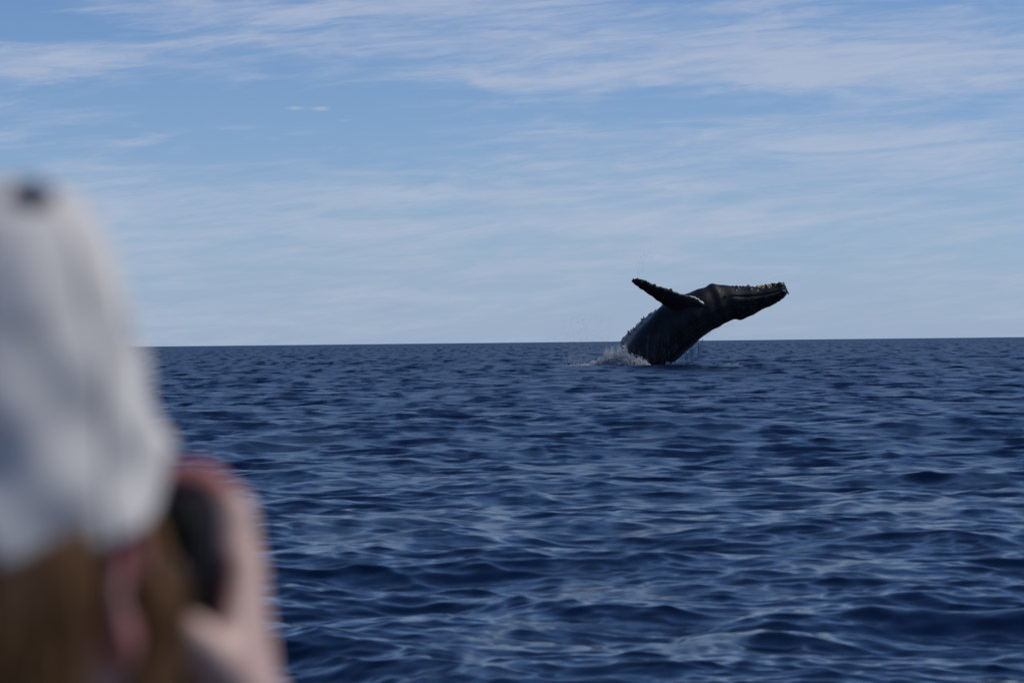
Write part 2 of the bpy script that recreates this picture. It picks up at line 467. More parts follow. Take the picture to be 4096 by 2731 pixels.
def build_whale():
    parts = [whale_body()]
    # raised flipper on the near side: root inside the flank, tip up and back
    lead = [(1475, 600), (1395, 540), (1325, 502), (1250, 490), (1140, 452), (1030, 418), (920, 372), (850, 350), (806, 364)]
    trail = [(1330, 680), (1250, 660), (1180, 635), (1120, 605), (1050, 560), (965, 498), (880, 440), (832, 406), (800, 380)]
    dl = [-1.0, -1.32, -1.44, -1.6, -1.9, -2.2, -2.5, -2.65, -2.75]
    dt = [-0.78, -1.14, -1.33, -1.45, -1.75, -2.1, -2.4, -2.6, -2.75]
    th = [.22, .22, .2, .18, .15, .125, .09, .06, .02]
    parts.append(flipper(lead, trail, dl, dt, th, seed=3))
    # the other flipper, swept back along the far side of the body, pale underneath
    lead = [(1150, 545), (1085, 565), (1025, 612), (960, 655), (900, 700), (830, 768), (775, 810), (735, 858), (712, 910), (722, 965)]
    trail = [(1240, 640), (1190, 700), (1120, 760), (1050, 800), (980, 860), (900, 915), (850, 935), (800, 950), (765, 955), (730, 968)]
    dl = [1.0, 1.35, 1.5, 1.5, 1.4, 1.25, 1.15, 1.05, 1.0, .95]
    dt = [0.7, 1.25, 1.55, 1.7, 1.7, 1.65, 1.5, 1.35, 1.2, 1.0]
    th = [.25, .22, .2, .17, .15, .13, .11, .09, .06, .02]
    parts.append(flipper(lead, trail, dl, dt, th, white=1.0, seed=9, knob=0.10))
    V, F, pig, off = [], [], [], 0
    bm_faces = []
    for v, f, p, caps in parts:
        V.append(v); pig.append(p)
        bm_faces += (f + off).tolist() + [[i + off for i in c] for c in caps]
        off += len(v)
    V = np.vstack(V); pig = np.concatenate(pig)
    me = bpy.data.meshes.new('raw'); me.from_pydata(V.tolist(), [], bm_faces); me.update()
    tmp = bpy.data.objects.new('raw', me); COL.objects.link(tmp)
    md = tmp.modifiers.new('r', 'REMESH'); md.mode = 'VOXEL'; md.voxel_size = 0.034; md.adaptivity = 0.0
    md.use_smooth_shade = True
    dg = bpy.context.evaluated_depsgraph_get()
    out = bpy.data.meshes.new_from_object(tmp.evaluated_get(dg))
    bpy.data.objects.remove(tmp); bpy.data.meshes.remove(me)
    out.name = 'whale'
    # soften the joins and carry the pigment over
    co = np.empty(len(out.vertices) * 3, np.float32); out.vertices.foreach_get('co', co)
    co = co.reshape(-1, 3)
    kd = kdtree.KDTree(len(V))
    for i, v in enumerate(V): kd.insert(v, i)
    kd.balance()
    pg = np.array([pig[kd.find(c)[1]] for c in co], np.float32)
    a = out.attributes.new('pale', 'FLOAT', 'POINT'); a.data.foreach_set('value', pg)
    return out

def whale_material():
    m, t, b = new_mat('whale_skin')
    tc = t.nodes.new('ShaderNodeTexCoord')
    def noise(scale, detail, rough, vec=None):
        n = t.nodes.new('ShaderNodeTexNoise')
        n.inputs['Scale'].default_value = scale; n.inputs['Detail'].default_value = detail
        n.inputs['Roughness'].default_value = rough
        t.links.new(vec or tc.outputs['Object'], n.inputs['Vector'])
        return n.outputs['Fac']
    def ramp(v, lo, hi, out=1.0):
        r = t.nodes.new('ShaderNodeMapRange'); t.links.new(v, r.inputs['Value'])
        r.inputs['From Min'].default_value = lo; r.inputs['From Max'].default_value = hi
        r.inputs['To Max'].default_value = out
        return r.outputs[0]
    def mix(f, a, c):
        x = t.nodes.new('ShaderNodeMix'); x.data_type = 'RGBA'
        t.links.new(f, x.inputs[0])
        for k, v in ((6, a), (7, c)):
            if isinstance(v, tuple): x.inputs[k].default_value = v + (1,)
            else: t.links.new(v, x.inputs[k])
        return x.outputs[2]
    base = mix(ramp(noise(0.8, 5, 0.6), 0.35, 0.7), (0.0055, 0.0055, 0.007), (0.015, 0.015, 0.018))
    # fine pale scratches and specks in the skin
    mp = t.nodes.new('ShaderNodeMapping'); mp.inputs['Rotation'].default_value = (0, 0.7, 0)
    mp.inputs['Scale'].default_value = (0.35, 1, 2.6)
    t.links.new(tc.outputs['Object'], mp.inputs['Vector'])
    scr = ramp(noise(5.0, 6, 0.75, mp.outputs[0]), 0.60, 0.74, 0.55)
    base = mix(scr, base, (0.055, 0.056, 0.064))
    spk = ramp(noise(14, 3, 0.6), 0.66, 0.74, 0.5)
    base = mix(spk, base, (0.10, 0.10, 0.105))
    pal = t.nodes.new('ShaderNodeAttribute'); pal.attribute_name = 'pale'
    mott = t.nodes.new('ShaderNodeMath'); mott.operation = 'MULTIPLY'
    t.links.new(pal.outputs['Fac'], mott.inputs[0]); t.links.new(ramp(noise(2.5, 5, 0.65), 0.05, 0.34), mott.inputs[1])
    base = mix(mott.outputs[0], base, (0.68, 0.67, 0.66))
    # water streaming off the lower body
    sx = t.nodes.new('ShaderNodeSeparateXYZ'); t.links.new(tc.outputs['Object'], sx.inputs[0])
    mp2 = t.nodes.new('ShaderNodeMapping'); mp2.inputs['Scale'].default_value = (1.0, 0.6, 0.10); mp2.inputs['Rotation'].default_value = (0, 0.22, 0)
    t.links.new(tc.outputs['Object'], mp2.inputs['Vector'])
    run = ramp(noise(7.0, 5, 0.7, mp2.outputs[0]), 0.55, 0.75, 0.5)
    low = ramp(sx.outputs[2], 3.4, 0.3)
    rm = t.nodes.new('ShaderNodeMath'); rm.operation = 'MULTIPLY'; t.links.new(run, rm.inputs[0]); t.links.new(low, rm.inputs[1])
    base = mix(rm.outputs[0], base, (0.30, 0.32, 0.36))
    t.links.new(base, b.inputs['Base Color'])
    t.links.new(ramp(noise(3, 4, 0.6), 0.3, 0.7, 0.2), b.inputs['Roughness'])
    rr = t.nodes.new('ShaderNodeMath'); rr.operation = 'ADD'; rr.inputs[1].default_value = 0.38
    t.links.new(ramp(noise(3, 4, 0.6), 0.3, 0.7, 0.2), rr.inputs[0]); t.links.new(rr.outputs[0], b.inputs['Roughness'])
    b.inputs['IOR'].default_value = 1.38
    bp = t.nodes.new('ShaderNodeBump'); bp.inputs['Strength'].default_value = 0.6; bp.inputs['Distance'].default_value = 0.03
    t.links.new(noise(6, 6, 0.65), bp.inputs['Height']); t.links.new(bp.outputs[0], b.inputs['Normal'])
    return m

whale = link('whale', build_whale(), whale_material())
tag(whale, 'black humpback whale leaping out of the sea with one knobbly flipper raised', 'whale')

def lumps(centres, sizes, seed, squash=1.0, sub=1):
    """small uneven lumps as one mesh"""
    q = np.random.default_rng(seed)
    bm = bmesh.new(); bmesh.ops.create_icosphere(bm, subdivisions=sub, radius=1.0)
    bv = np.array([v.co[:] for v in bm.verts]); bf = np.array([[v.index for v in f.verts] for f in bm.faces]); bm.free()
    k = len(centres); nv = len(bv)
    rot = q.normal(size=(k, 4)); rot /= np.linalg.norm(rot, axis=1, keepdims=True)
    w, x, y, z = rot.T
    Rm = np.stack([1-2*(y*y+z*z), 2*(x*y-z*w), 2*(x*z+y*w), 2*(x*y+z*w), 1-2*(x*x+z*z), 2*(y*z-x*w), 2*(x*z-y*w), 2*(y*z+x*w), 1-2*(x*x+y*y)], -1).reshape(-1, 3, 3)
    sc = np.asarray(sizes)[:, None] * q.uniform(0.65, 1.35, (k, 3))
    v = np.einsum('kij,knj->kni', Rm, bv[None] * sc[:, None, :])
    v[:, :, 2] *= squash
    v = v + np.asarray(centres)[:, None, :]
    f = (bf[None] + (np.arange(k) * nv)[:, None, None]).reshape(-1, 3)
    return np_mesh('lumps', v.reshape(-1, 3), f)

def ray_to(mesh_obj, pts):
    """drop points on the whale along the camera's line of sight"""
    out = []
    for p in pts:
        d = (p - EYE).normalized()
        hit, loc, nrm, _ = mesh_obj.ray_cast(EYE, d)
        if hit: out.append((loc, nrm))
    return out

bpy.context.view_layer.update()
_q = np.random.default_rng(12)
barn_mat = simple_mat('barnacle_shell', (0.62, 0.46, 0.25), 0.8, bump=0.5, scale=12)
knob_mat = simple_mat('dark_barnacle', (0.035, 0.03, 0.027), 0.7, bump=0.5, scale=12)
# tan barnacles on the rostrum near the tip of the snout
pts = [crop(_q.uniform(1870, 2010), 412 + abs(_q.normal()) * 17) for _ in range(260)]
hits = ray_to(whale, pts)
far_side = [(Vector((l.x, l.y + _q.uniform(0, 0.35), l.z + _q.uniform(0.0, 0.05))), n_) for l, n_ in hits]
C_ = [l for l, _ in far_side]
bo = link('barnacle_cluster', lumps(C_, _q.uniform(0.03, 0.062, len(C_)), 5), barn_mat, whale)
tag(bo, 'tan barnacle crust on top of the snout', kind='stuff')
# knobbly dark barnacle clumps: snout tip and along both flippers' leading edges
def clump(px, py, n, spread, size, seed):
    q = np.random.default_rng(seed)
    hit = ray_to(whale, [crop(px, py)])
    if not hit:
        hit = ray_to(whale, [crop(px + dx_, py + dy_) for dx_ in (0, 8, -8, 16) for dy_ in (8, 16, 24)])
    if not hit: return
    c = hit[0][0] + Vector((0, 0.05, 0))
    pts_ = [c + Vector(q.normal(size=3) * np.array([spread, spread * 0.8, spread * 0.7])) for _ in range(n)]
    o = link('barnacle_clump', lumps(pts_, q.uniform(size * 0.6, size * 1.2, n), seed + 1), knob_mat, whale)
    o['kind'] = 'stuff'
for i, (px, py, n_, sp) in enumerate([(2062, 396, 26, .17), (2100, 405, 14, .12), (2142, 452, 16, .12),
        (860, 358, 18, .16), (905, 364, 14, .10), (960, 390, 16, .12), (1018, 416, 14, .10), (1105, 440, 14, .10), (1130, 450, 14, .09),
        (1182, 470, 10, .08), (1232, 486, 8, .07), (830, 366, 10, .08),
        (905, 690, 16, .12), (962, 656, 8, .07), (885, 730, 9, .08), (825, 772, 9, .09), (782, 806, 11, .10), (745, 850, 11, .09), (724, 892, 12, .1), (722, 930, 9, .1)]):
    clump(px, py + 10, max(5, n_ * 2 // 3), sp * 0.62, 0.06, 40 + i)
# eye
hit = ray_to(whale, [crop(1606, 503)])
if hit:
    l, n_ = hit[0]
    eye_mat = simple_mat('whale_eye', (0.02, 0.014, 0.01), 0.08)
    link('eye', lumps([l], [0.075], 2, sub=2), eye_mat, whale)

# ------------------------------------------------------------------ splash and spray round the whale
def water_mat(name, col, rough, trans):
    m, t, b = new_mat(name)
    b.inputs['Base Color'].default_value = col + (1,)
    b.inputs['Roughness'].default_value = rough
    tr = t.nodes.new('ShaderNodeBsdfTranslucent'); tr.inputs['Color'].default_value = col + (1,)
    nz = t.nodes.new('ShaderNodeTexNoise'); nz.inputs['Scale'].default_value = 9.0
    mr = t.nodes.new('ShaderNodeMapRange'); mr.inputs['To Min'].default_value = trans * 0.7; mr.inputs['To Max'].default_value = trans * 1.3
    t.links.new(nz.outputs['Fac'], mr.inputs['Value'])
    mx = t.nodes.new('ShaderNodeMixShader'); t.links.new(mr.outputs[0], mx.inputs[0])
    t.links.new(b.outputs[0], mx.inputs[1]); t.links.new(tr.outputs[0], mx.inputs[2])
    t.links.new(mx.outputs[0], t.nodes['Material Output'].inputs['Surface'])
    return m

foam_mat = water_mat('white_water', (0.74, 0.77, 0.80), 0.6, 0.35)
drop_mat = water_mat('water_drops', (0.60, 0.66, 0.74), 0.3, 0.4)
_q = np.random.default_rng(31)
SEA0 = 1128                                  # crop row of the water line at the whale

def splash_profile(cx):
    return np.interp(cx, [120, 300, 430, 480, 540, 600, 680, 740, 800, 870, 930, 985],
                     [3, 10, 22, 48, 70, 108, 138, 120, 92, 66, 44, 8])

C_, S_ = [], []
def put(cx, hpx, dep, size):
    p = crop(cx, SEA0, D + dep)
    z = sea_height(p.x, p.y) - 0.05 + hpx * MPP
    C_.append((p.x, p.y, z)); S_.append(size)
for _ in range(1000):                          # dense heart of the splash
    cx = _q.uniform(440, 970); top = splash_profile(cx)
    dep = _q.normal() * 0.35 - (1.5 if cx > 720 else 1.5 - (720 - cx) / 280 * 1.2)
    put(cx, top * _q.uniform(0, 0.66), dep, _q.uniform(0.06, 0.13))
for _ in range(17000):
    cx = _q.uniform(400, 990); top = splash_profile(cx) * (1 + 0.16 * math.sin(cx * 0.11) + 0.12 * math.sin(cx * 0.043 + 1))
    dep = _q.normal() * 0.5 - (1.6 if cx > 720 else 1.6 - (720 - cx) / 280 * 1.3)
    u = _q.uniform() ** 0.75
    put(cx + _q.normal() * 6, top * u * (1.0 + 0.25 * abs(_q.normal()) * u), dep, _q.uniform(0.010, 0.042) * (1.2 - 0.6 * u))
for _ in range(1800):                          # foam tongue trailing off to the left, wash to the right
    cx = 120 + 320 * _q.uniform() ** 0.7
    put(cx, 6 + abs(_q.normal()) * 12 * (cx / 440), _q.normal() * 0.9 - 0.4, _q.uniform(0.02, 0.055))
splash = link('splash', lumps(C_, S_, 6, sub=1), foam_mat)
tag(splash, 'white water thrown up behind the leaping whale', 'splash', kind='stuff')

C_, S_ = [], []
for _ in range(900):
    cx = 1100 + 330 * _q.uniform() ** 1.7
    put(cx, 7 + abs(_q.normal()) * 18 * math.exp(-(cx - 1100) / 160), _q.uniform(-1.6, 1.2), _q.uniform(0.02, 0.06))
for _ in range(420):
    cx = 1120 + 600 * _q.uniform()
    put(cx, (cx - 1120) * 0.035 + abs(_q.normal()) * 3, 0.6 + (cx - 1120) / 120 + _q.normal() * 0.15, _q.uniform(0.015, 0.035))
wash = link('foam_wash', lumps(C_, S_, 8, sub=1), foam_mat)
tag(wash, 'white foam spreading on the sea under the belly of the whale', 'foam', kind='stuff')

C_, S_ = [], []
def drop(cx, cy, dep, size):
    C_.append(tuple(crop(cx, cy, D + dep))); S_.append(size)
for _ in range(1500):                          # haze of drops off to the left of the splash
    t_ = _q.uniform() ** 1.6
    cx = 430 + _q.normal() * 150; cy = 1100 - t_ * 460
    if cx < 690: drop(cx + t_ * 60, cy, _q.normal() * 1.2, _q.uniform(0.006, 0.015))
for _ in range(1100):
    cx = 330 + _q.normal() * 70; cy = 1110 - abs(_q.normal()) * 110
    drop(cx, cy, _q.normal() * 0.8, _q.uniform(0.007, 0.018))
for _ in range(60):                           # strings of water falling from the throat and belly
    cx = _q.uniform(1150, 1420); top = np.interp(cx, [1130, 1240, 1310, 1380, 1440], [1130, 1000, 940, 880, 830])
    y0 = top + _q.uniform(5, 60); ln = _q.uniform(20, 110)
    for k in range(int(ln / 4)):
        y_ = y0 + k * 4
        if y_ < 1125: drop(cx + _q.normal() * 1.5 - k * 0.15, y_, _q.normal() * 0.2 - 0.4, _q.uniform(0.010, 0.024))
for _ in range(700):
    cx = 1140 + abs(_q.normal()) * 110; top = np.interp(cx, [1130, 1240, 1310, 1380, 1440, 1700], [1130, 1000, 940, 900, 860, 1060])
    drop(cx, 1125 - (1125 - top) * _q.uniform() ** 1.8, _q.normal() * 0.6, _q.uniform(0.008, 0.02))
for _ in range(420):                          # plume off the raised flipper's tip
    t_ = _q.uniform() ** 0.8
    drop(850 + 95 * t_ + _q.normal() * (18 + 30 * t_), 345 - 245 * t_ + _q.normal() * 12, -2.6 + _q.normal() * 0.3, _q.uniform(0.004, 0.009))
for _ in range(60):
    drop(_q.uniform(1480, 1720), 0, 0, 0.0) if False else drop(*(lambda x: (x, np.interp(x, [1440, 1580, 1690], [835, 748, 706]) + abs(_q.normal()) * 25))(_q.uniform(1440, 1690)), _q.normal() * 0.3, _q.uniform(0.008, 0.016))
for _ in range(50):
    drop(_q.uniform(1700, 1950), 395 - abs(_q.normal()) * 40, _q.normal() * 0.3, _q.uniform(0.006, 0.012))
spray = link('spray', lumps(C_, S_, 9, sub=1), drop_mat)
tag(spray, 'fine drops of water flying in the air around the whale', 'spray', kind='stuff')

# ------------------------------------------------------------------ the boat under the watchers (below the frame)
def _unit_sphere(seg=20, rings=12):
    V = [(0, 0, 1.0)]
    for i in range(1, rings):
        t = math.pi * i / rings
        V += [(math.sin(t) * math.cos(2 * math.pi * k / seg), math.sin(t) * math.sin(2 * math.pi * k / seg), math.cos(t)) for k in range(seg)]
    V.append((0, 0, -1.0)); last = len(V) - 1
    F = [(0, 1 + k, 1 + (k + 1) % seg) for k in range(seg)]
    for i in range(rings - 2):
        a = 1 + i * seg
        for k in range(seg):
            k2 = (k + 1) % seg
            F += [(a + k, a + seg + k, a + seg + k2), (a + k, a + seg + k2, a + k2)]
    a = 1 + (rings - 2) * seg
    F += [(last, a + (k + 1) % seg, a + k) for k in range(seg)]
    return np.array(V), np.array(F)
SPH_V, SPH_F = _unit_sphere()

class Soup:
    """closed shapes piled up before they are fused into one skin"""
    def __init__(self): self.v, self.f, self.n = [], [], 0
    def add(self, V, F):
        self.v.append(V); self.f.append(F + self.n); self.n += len(V)
    def mesh(self, name, smooth=True):
        return np_mesh(name, np.vstack(self.v), np.vstack(self.f), smooth)

def ellipsoid(bm, c, r, rot=None):
    V = SPH_V * np.array(r)
    if rot is not None: V = V @ np.array(rot).T
    bm.add(V + np.array(c[:]), SPH_F)

def capsule(bm, a, b, ra, rb, seg=20):
    a, b = Vector(a), Vector(b); ax = b - a
    if ax.length < 1e-6: return
    # one tapered capsule: a sphere cut at its equator and pulled out to the two ends
    R = np.array(ax.to_track_quat('Z', 'Y').to_matrix())
    top = SPH_V[:, 2] > 1e-6
    W = np.where(top[:, None], SPH_V * rb, SPH_V * ra)
    P = W @ R.T + np.where(top[:, None], np.array(b[:]), np.array(a[:]))
    bm.add(P, SPH_F)

def chain(bm, pts):
    for (a, ra), (b, rb) in zip(pts[:-1], pts[1:]): capsule(bm, a, b, ra, rb)

def remeshed(bm, voxel, smooth=6, name='mesh'):
    me = bm.mesh('raw')
    tmp = bpy.data.objects.new('raw', me); COL.objects.link(tmp)
    md = tmp.modifiers.new('r', 'REMESH'); md.mode = 'VOXEL'; md.voxel_size = voxel; md.use_smooth_shade = True
    sm = tmp.modifiers.new('s', 'SMOOTH'); sm.factor = 0.5; sm.iterations = smooth
    out = bpy.data.meshes.new_from_object(tmp.evaluated_get(bpy.context.evaluated_depsgraph_get()))
    bpy.data.objects.remove(tmp); bpy.data.meshes.remove(me)
    out.name = name
    return out

def box_mesh(name, lo, hi, bevel=0.0, segs=2):
    bm = bmesh.new(); bmesh.ops.create_cube(bm, size=1.0)
    lo, hi = Vector(lo), Vector(hi)
    for v in bm.verts: v.co = (lo + hi) / 2 + Vector((v.co[i] * (hi - lo)[i] for i in range(3)))
    if bevel: bmesh.ops.bevel(bm, geom=bm.edges[:] , offset=bevel, segments=segs, profile=0.5, affect='EDGES')
    me = bpy.data.meshes.new(name); bm.to_mesh(me); bm.free()
    if bevel: me.polygons.foreach_set('use_smooth', [True] * len(me.polygons)); me.set_sharp_from_angle(angle=math.radians(50)) if hasattr(me, 'set_sharp_from_angle') else None
    return me

def tube_mesh(name, pts, r, seg=12):
    P = catmull(pts, max(2, len(pts))) if len(pts) > 2 else np.array(pts, float)
    V, F = [], []
    for i, p in enumerate(P):
        ax = Vector(P[min(i + 1, len(P) - 1)] - P[max(i - 1, 0)]).normalized()
        q = ax.to_track_quat('Z', 'Y').to_matrix()
        V += [(Vector(p) + q @ Vector((r * math.cos(2 * math.pi * k / seg), r * math.sin(2 * math.pi * k / seg), 0)))[:] for k in range(seg)]
    for i in range(len(P) - 1):
        F += [(i * seg + k, i * seg + (k + 1) % seg, (i + 1) * seg + (k + 1) % seg, (i + 1) * seg + k) for k in range(seg)]
    return np_mesh(name, V, F)

def empty(name, loc):
    o = bpy.data.objects.new(name, None); COL.objects.link(o); o.location = loc
    return o

def under(o, parent):
    o.parent = parent
    o.matrix_parent_inverse = Matrix.Translation(-parent.location)
    return o

boat = empty('motor_boat', (0, 0, 0))
tag(boat, 'small open white motor boat under the person with the cap', 'boat')
gel = simple_mat('white_gelcoat', (0.62, 0.63, 0.64), 0.35)
deckm = simple_mat('grey_deck', (0.25, 0.26, 0.27), 0.7, bump=0.3, scale=60)
def hull_mesh():
    ys = np.linspace(-3.2, 3.2, 40); n = 14
    V = []
    for y in ys:
        w = 1.15 * (1 - max(0, (y - 0.6) / 2.62) ** 2.2); w = max(w, 0.02)
        zt = 0.78 + 0.16 * max(0, (y - 0.3) / 2.9) ** 1.5
        for k in range(n):
            t = k / (n - 1) * 2 - 1
            V.append((w * math.copysign(abs(t) ** 0.55, t), y, zt - (zt + 0.4) * (1 - abs(t) ** 3)))
    F = []
    for i in range(len(ys) - 1):
        for k in range(n - 1):
            a = i * n + k; F.append((a, a + 1, a + n + 1, a + n))
    me = np_mesh('hull', V, F)
    return me
h_ = under(link('hull', hull_mesh(), gel), boat)
sol = h_.modifiers.new('thickness', 'SOLIDIFY'); sol.thickness = 0.04
under(link('deck', box_mesh('deck', (-1.0, -3.0, 0.40), (1.0, 1.6, 0.44), 0.01), deckm), boat)
under(link('bench', box_mesh('bench', (-0.75, 1.12, 0.44), (0.45, 1.52, 0.86), 0.03), gel), boat)
under(link('bow_post', box_mesh('bow_post', (-.05, 3.12, -.2), (.05, 3.26, 0.97), 0.02), gel), boat)
under(link('transom', box_mesh('transom', (-1.1, -3.24, -0.2), (1.1, -3.15, 0.80), 0.02), gel), boat)

# ------------------------------------------------------------------ the person taking pictures
K = 4096 / 2352.0
def pp(u, v, d): return at(u * K, v * K, d)

person = empty('person', (-0.265, 1.32, 0.44))
tag(person, 'person in a pale grey cap seen from behind, holding a camera to the face', 'person')
hx, hy, hz = -0.263, 1.395, 1.645
bm = Soup()
ellipsoid(bm, (hx + .002, hy, hz + .032), (.073, .092, .083))                  # cranium
ellipsoid(bm, (hx, hy + .040, hz - .022), (.062, .066, .078))            # face
chain(bm, [((hx - .056, hy + .012, hz - .035), .022), ((hx - .040, hy + .055, hz - .080), .018), ((hx, hy + .082, hz - .098), .018),
           ((hx + .042, hy + .050, hz - .080), .020), ((hx + .062, hy + .014, hz - .035), .024)])   # jaw
ellipsoid(bm, (hx, hy + .04, hz - .07), (.045, .05, .035))
chain(bm, [((hx, hy + .098, hz + .012), .009), ((hx, hy + .118, hz - .022), .012)])              # nose
for s_ in (-1, 1):
    ellipsoid(bm, (hx + s_ * .012, hy + .108, hz - .024), (.009, .010, .008))
    ellipsoid(bm, (hx + s_ * .036, hy + .076, hz - .020), (.024, .022, .020))                    # cheek
    ellipsoid(bm, (hx + s_ * .030, hy + .090, hz + .022), (.024, .012, .010))                    # brow
    # ear: outer rim, bowl and lobe
    ex = hx + s_ * .074; hz_ = hz; hz = hz_ - .010
    for k in range(9):
        a0 = math.radians(-70 + k * 30); a1 = math.radians(-70 + (k + 1) * 30)
        f = lambda a: (ex + s_ * (.010 - .004 * math.cos(a)), hy - .006 - .017 * math.cos(a), hz + .004 + .030 * math.sin(a))
        if k < 8: capsule(bm, f(a0), f(a1), .0048, .0048, 10)
    ellipsoid(bm, (ex + s_ * .002, hy - .004, hz + .002), (.006, .015, .027))
    ellipsoid(bm, (ex + s_ * .005, hy + .001, hz - .029), (.006, .009, .010))
    hz = hz_
ellipsoid(bm, (hx, hy + .103, hz - .054), (.022, .010, .006)); ellipsoid(bm, (hx, hy + .102, hz - .064), (.019, .010, .007))  # lips
capsule(bm, (hx, hy - .015, hz - .03), (hx + .003, hy - .045, hz - .20), .054, .058)              # neck
# trunk under the clothes, legs bent on the bench
chain(bm, [((hx, 1.345, 1.40), .10), ((hx, 1.33, 1.20), .115), ((hx, 1.31, 0.98), .12)])
capsule(bm, (hx - .13, 1.34, 1.39), (hx + .13, 1.34, 1.39), .062, .062)
for s_ in (-1, 1):
    chain(bm, [((hx + s_ * .09, 1.32, .95), .085), ((hx + s_ * .12, 1.72, .93), .06), ((hx + s_ * .12, 1.70, .55), .042), ((hx + s_ * .12, 1.70, .50), .04), ((hx + s_ * .13, 1.82, .475), .032)])
SH_R, EL_R, WR_R = (hx + .165, 1.345, 1.385), (.020, 1.575, 1.315), (-.1400, 1.534, 1.560)
chain(bm, [(SH_R, .052), (EL_R, .038), ((-.108, 1.546, 1.50), .031), (WR_R, .025)])
SH_L, EL_L, WR_L = (hx - .165, 1.345, 1.385), (hx - .15, 1.56, 1.33), (-.262, 1.635, 1.525)
chain(bm, [(SH_L, .052), (EL_L, .038), ((hx - .05, 1.61, 1.47), .030), (WR_L, .024)])
# right hand on the camera grip
KN = [((-.1500, 1.568, 1.662), .0138), ((-.1465, 1.577, 1.641), .0130), ((-.1480, 1.580, 1.618), .012), ((-.1480, 1.574, 1.596), .011)]
for (k_, r_) in KN: capsule(bm, WR_R, k_, .020, r_)
chain(bm, KN)
chain(bm, [(KN[0][0], .0122), ((-.1640, 1.577, 1.6775), .0110), ((-.1870, 1.571, 1.6790), .0096), ((-.2060, 1.566, 1.6770), .0088)])
chain(bm, [(KN[1][0], .0122), ((-.1500, 1.612, 1.645), .0105), ((-.1760, 1.617, 1.643), .0092), ((-.1930, 1.604, 1.641), .0085)])
chain(bm, [(KN[2][0], .0115), ((-.1470, 1.613, 1.622), .0100), ((-.1720, 1.618, 1.621), .0090), ((-.1890, 1.604, 1.620), .0082)])
chain(bm, [(KN[3][0], .0105), ((-.1460, 1.604, 1.600), .0088), ((-.1660, 1.610, 1.600), .0080), ((-.1810, 1.602, 1.600), .0074)])
chain(bm, [((-.1420, 1.524, 1.570), .020), ((-.1500, 1.506, 1.588), .0145), ((-.1620, 1.5020, 1.6020), .0122), ((-.1830, 1.5035, 1.6110), .0098)])
capsule(bm, (-.143, 1.512, 1.592), (-.140, 1.545, 1.632), .011, .012)      # web between thumb and index
capsule(bm, (-.142, 1.536, 1.566), (-.170, 1.545, 1.564), .021, .014)     # heel of the hand under the camera
# left hand cupped under the lens
KL = [(-.300, 1.672, 1.566), (-.288, 1.688, 1.556), (-.274, 1.698, 1.552), (-.258, 1.700, 1.552)]
for i_, k_ in enumerate(KL):
    capsule(bm, WR_L, k_, .019, .011)
    off = Vector((0.020 - i_ * .001, .012, -.004))
    p1 = Vector(k_) + off * 1.5; p2 = p1 + Vector((.022, .004, .014)); p3 = p2 + Vector((.006, .0, .018))
    chain(bm, [(k_, .0108), (tuple(p1), .0098), (tuple(p2), .0088), (tuple(p3), .008)])
chain(bm, [(WR_L, .018), ((-.286, 1.650, 1.552), .0135), ((-.298, 1.668, 1.585), .0115), ((-.289, 1.678, 1.612), .009)])
body_me = remeshed(bm, 0.0036, 5, 'body')
co = np.empty(len(body_me.vertices) * 3, np.float32); body_me.vertices.foreach_get('co', co); co = co.reshape(-1, 3)
def near_seg(a, b, r):
    a, b = np.array(a), np.array(b); ab = b - a
    t_ = np.clip(((co - a) @ ab) / (ab @ ab), 0, 1)
    d_ = np.linalg.norm(co - (a + t_[:, None] * ab), axis=1)
    return np.clip(1.6 - d_ / r, 0, 1)
rud_shade = np.zeros(len(co))  # ruddy ears and fingers, plus red shade painted on index finger and inner palm
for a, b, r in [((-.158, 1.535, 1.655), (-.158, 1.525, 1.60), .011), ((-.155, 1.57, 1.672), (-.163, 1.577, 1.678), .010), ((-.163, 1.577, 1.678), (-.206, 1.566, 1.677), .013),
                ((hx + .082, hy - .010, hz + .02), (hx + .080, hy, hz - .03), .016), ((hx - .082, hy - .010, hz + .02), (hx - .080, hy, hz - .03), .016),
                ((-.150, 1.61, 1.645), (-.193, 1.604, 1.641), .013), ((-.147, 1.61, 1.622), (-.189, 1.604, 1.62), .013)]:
    rud_shade = np.maximum(rud_shade, near_seg(a, b, r))
a_ = body_me.attributes.new('ruddy_shade', 'FLOAT', 'POINT'); a_.data.foreach_set('value', rud_shade.astype(np.float32))

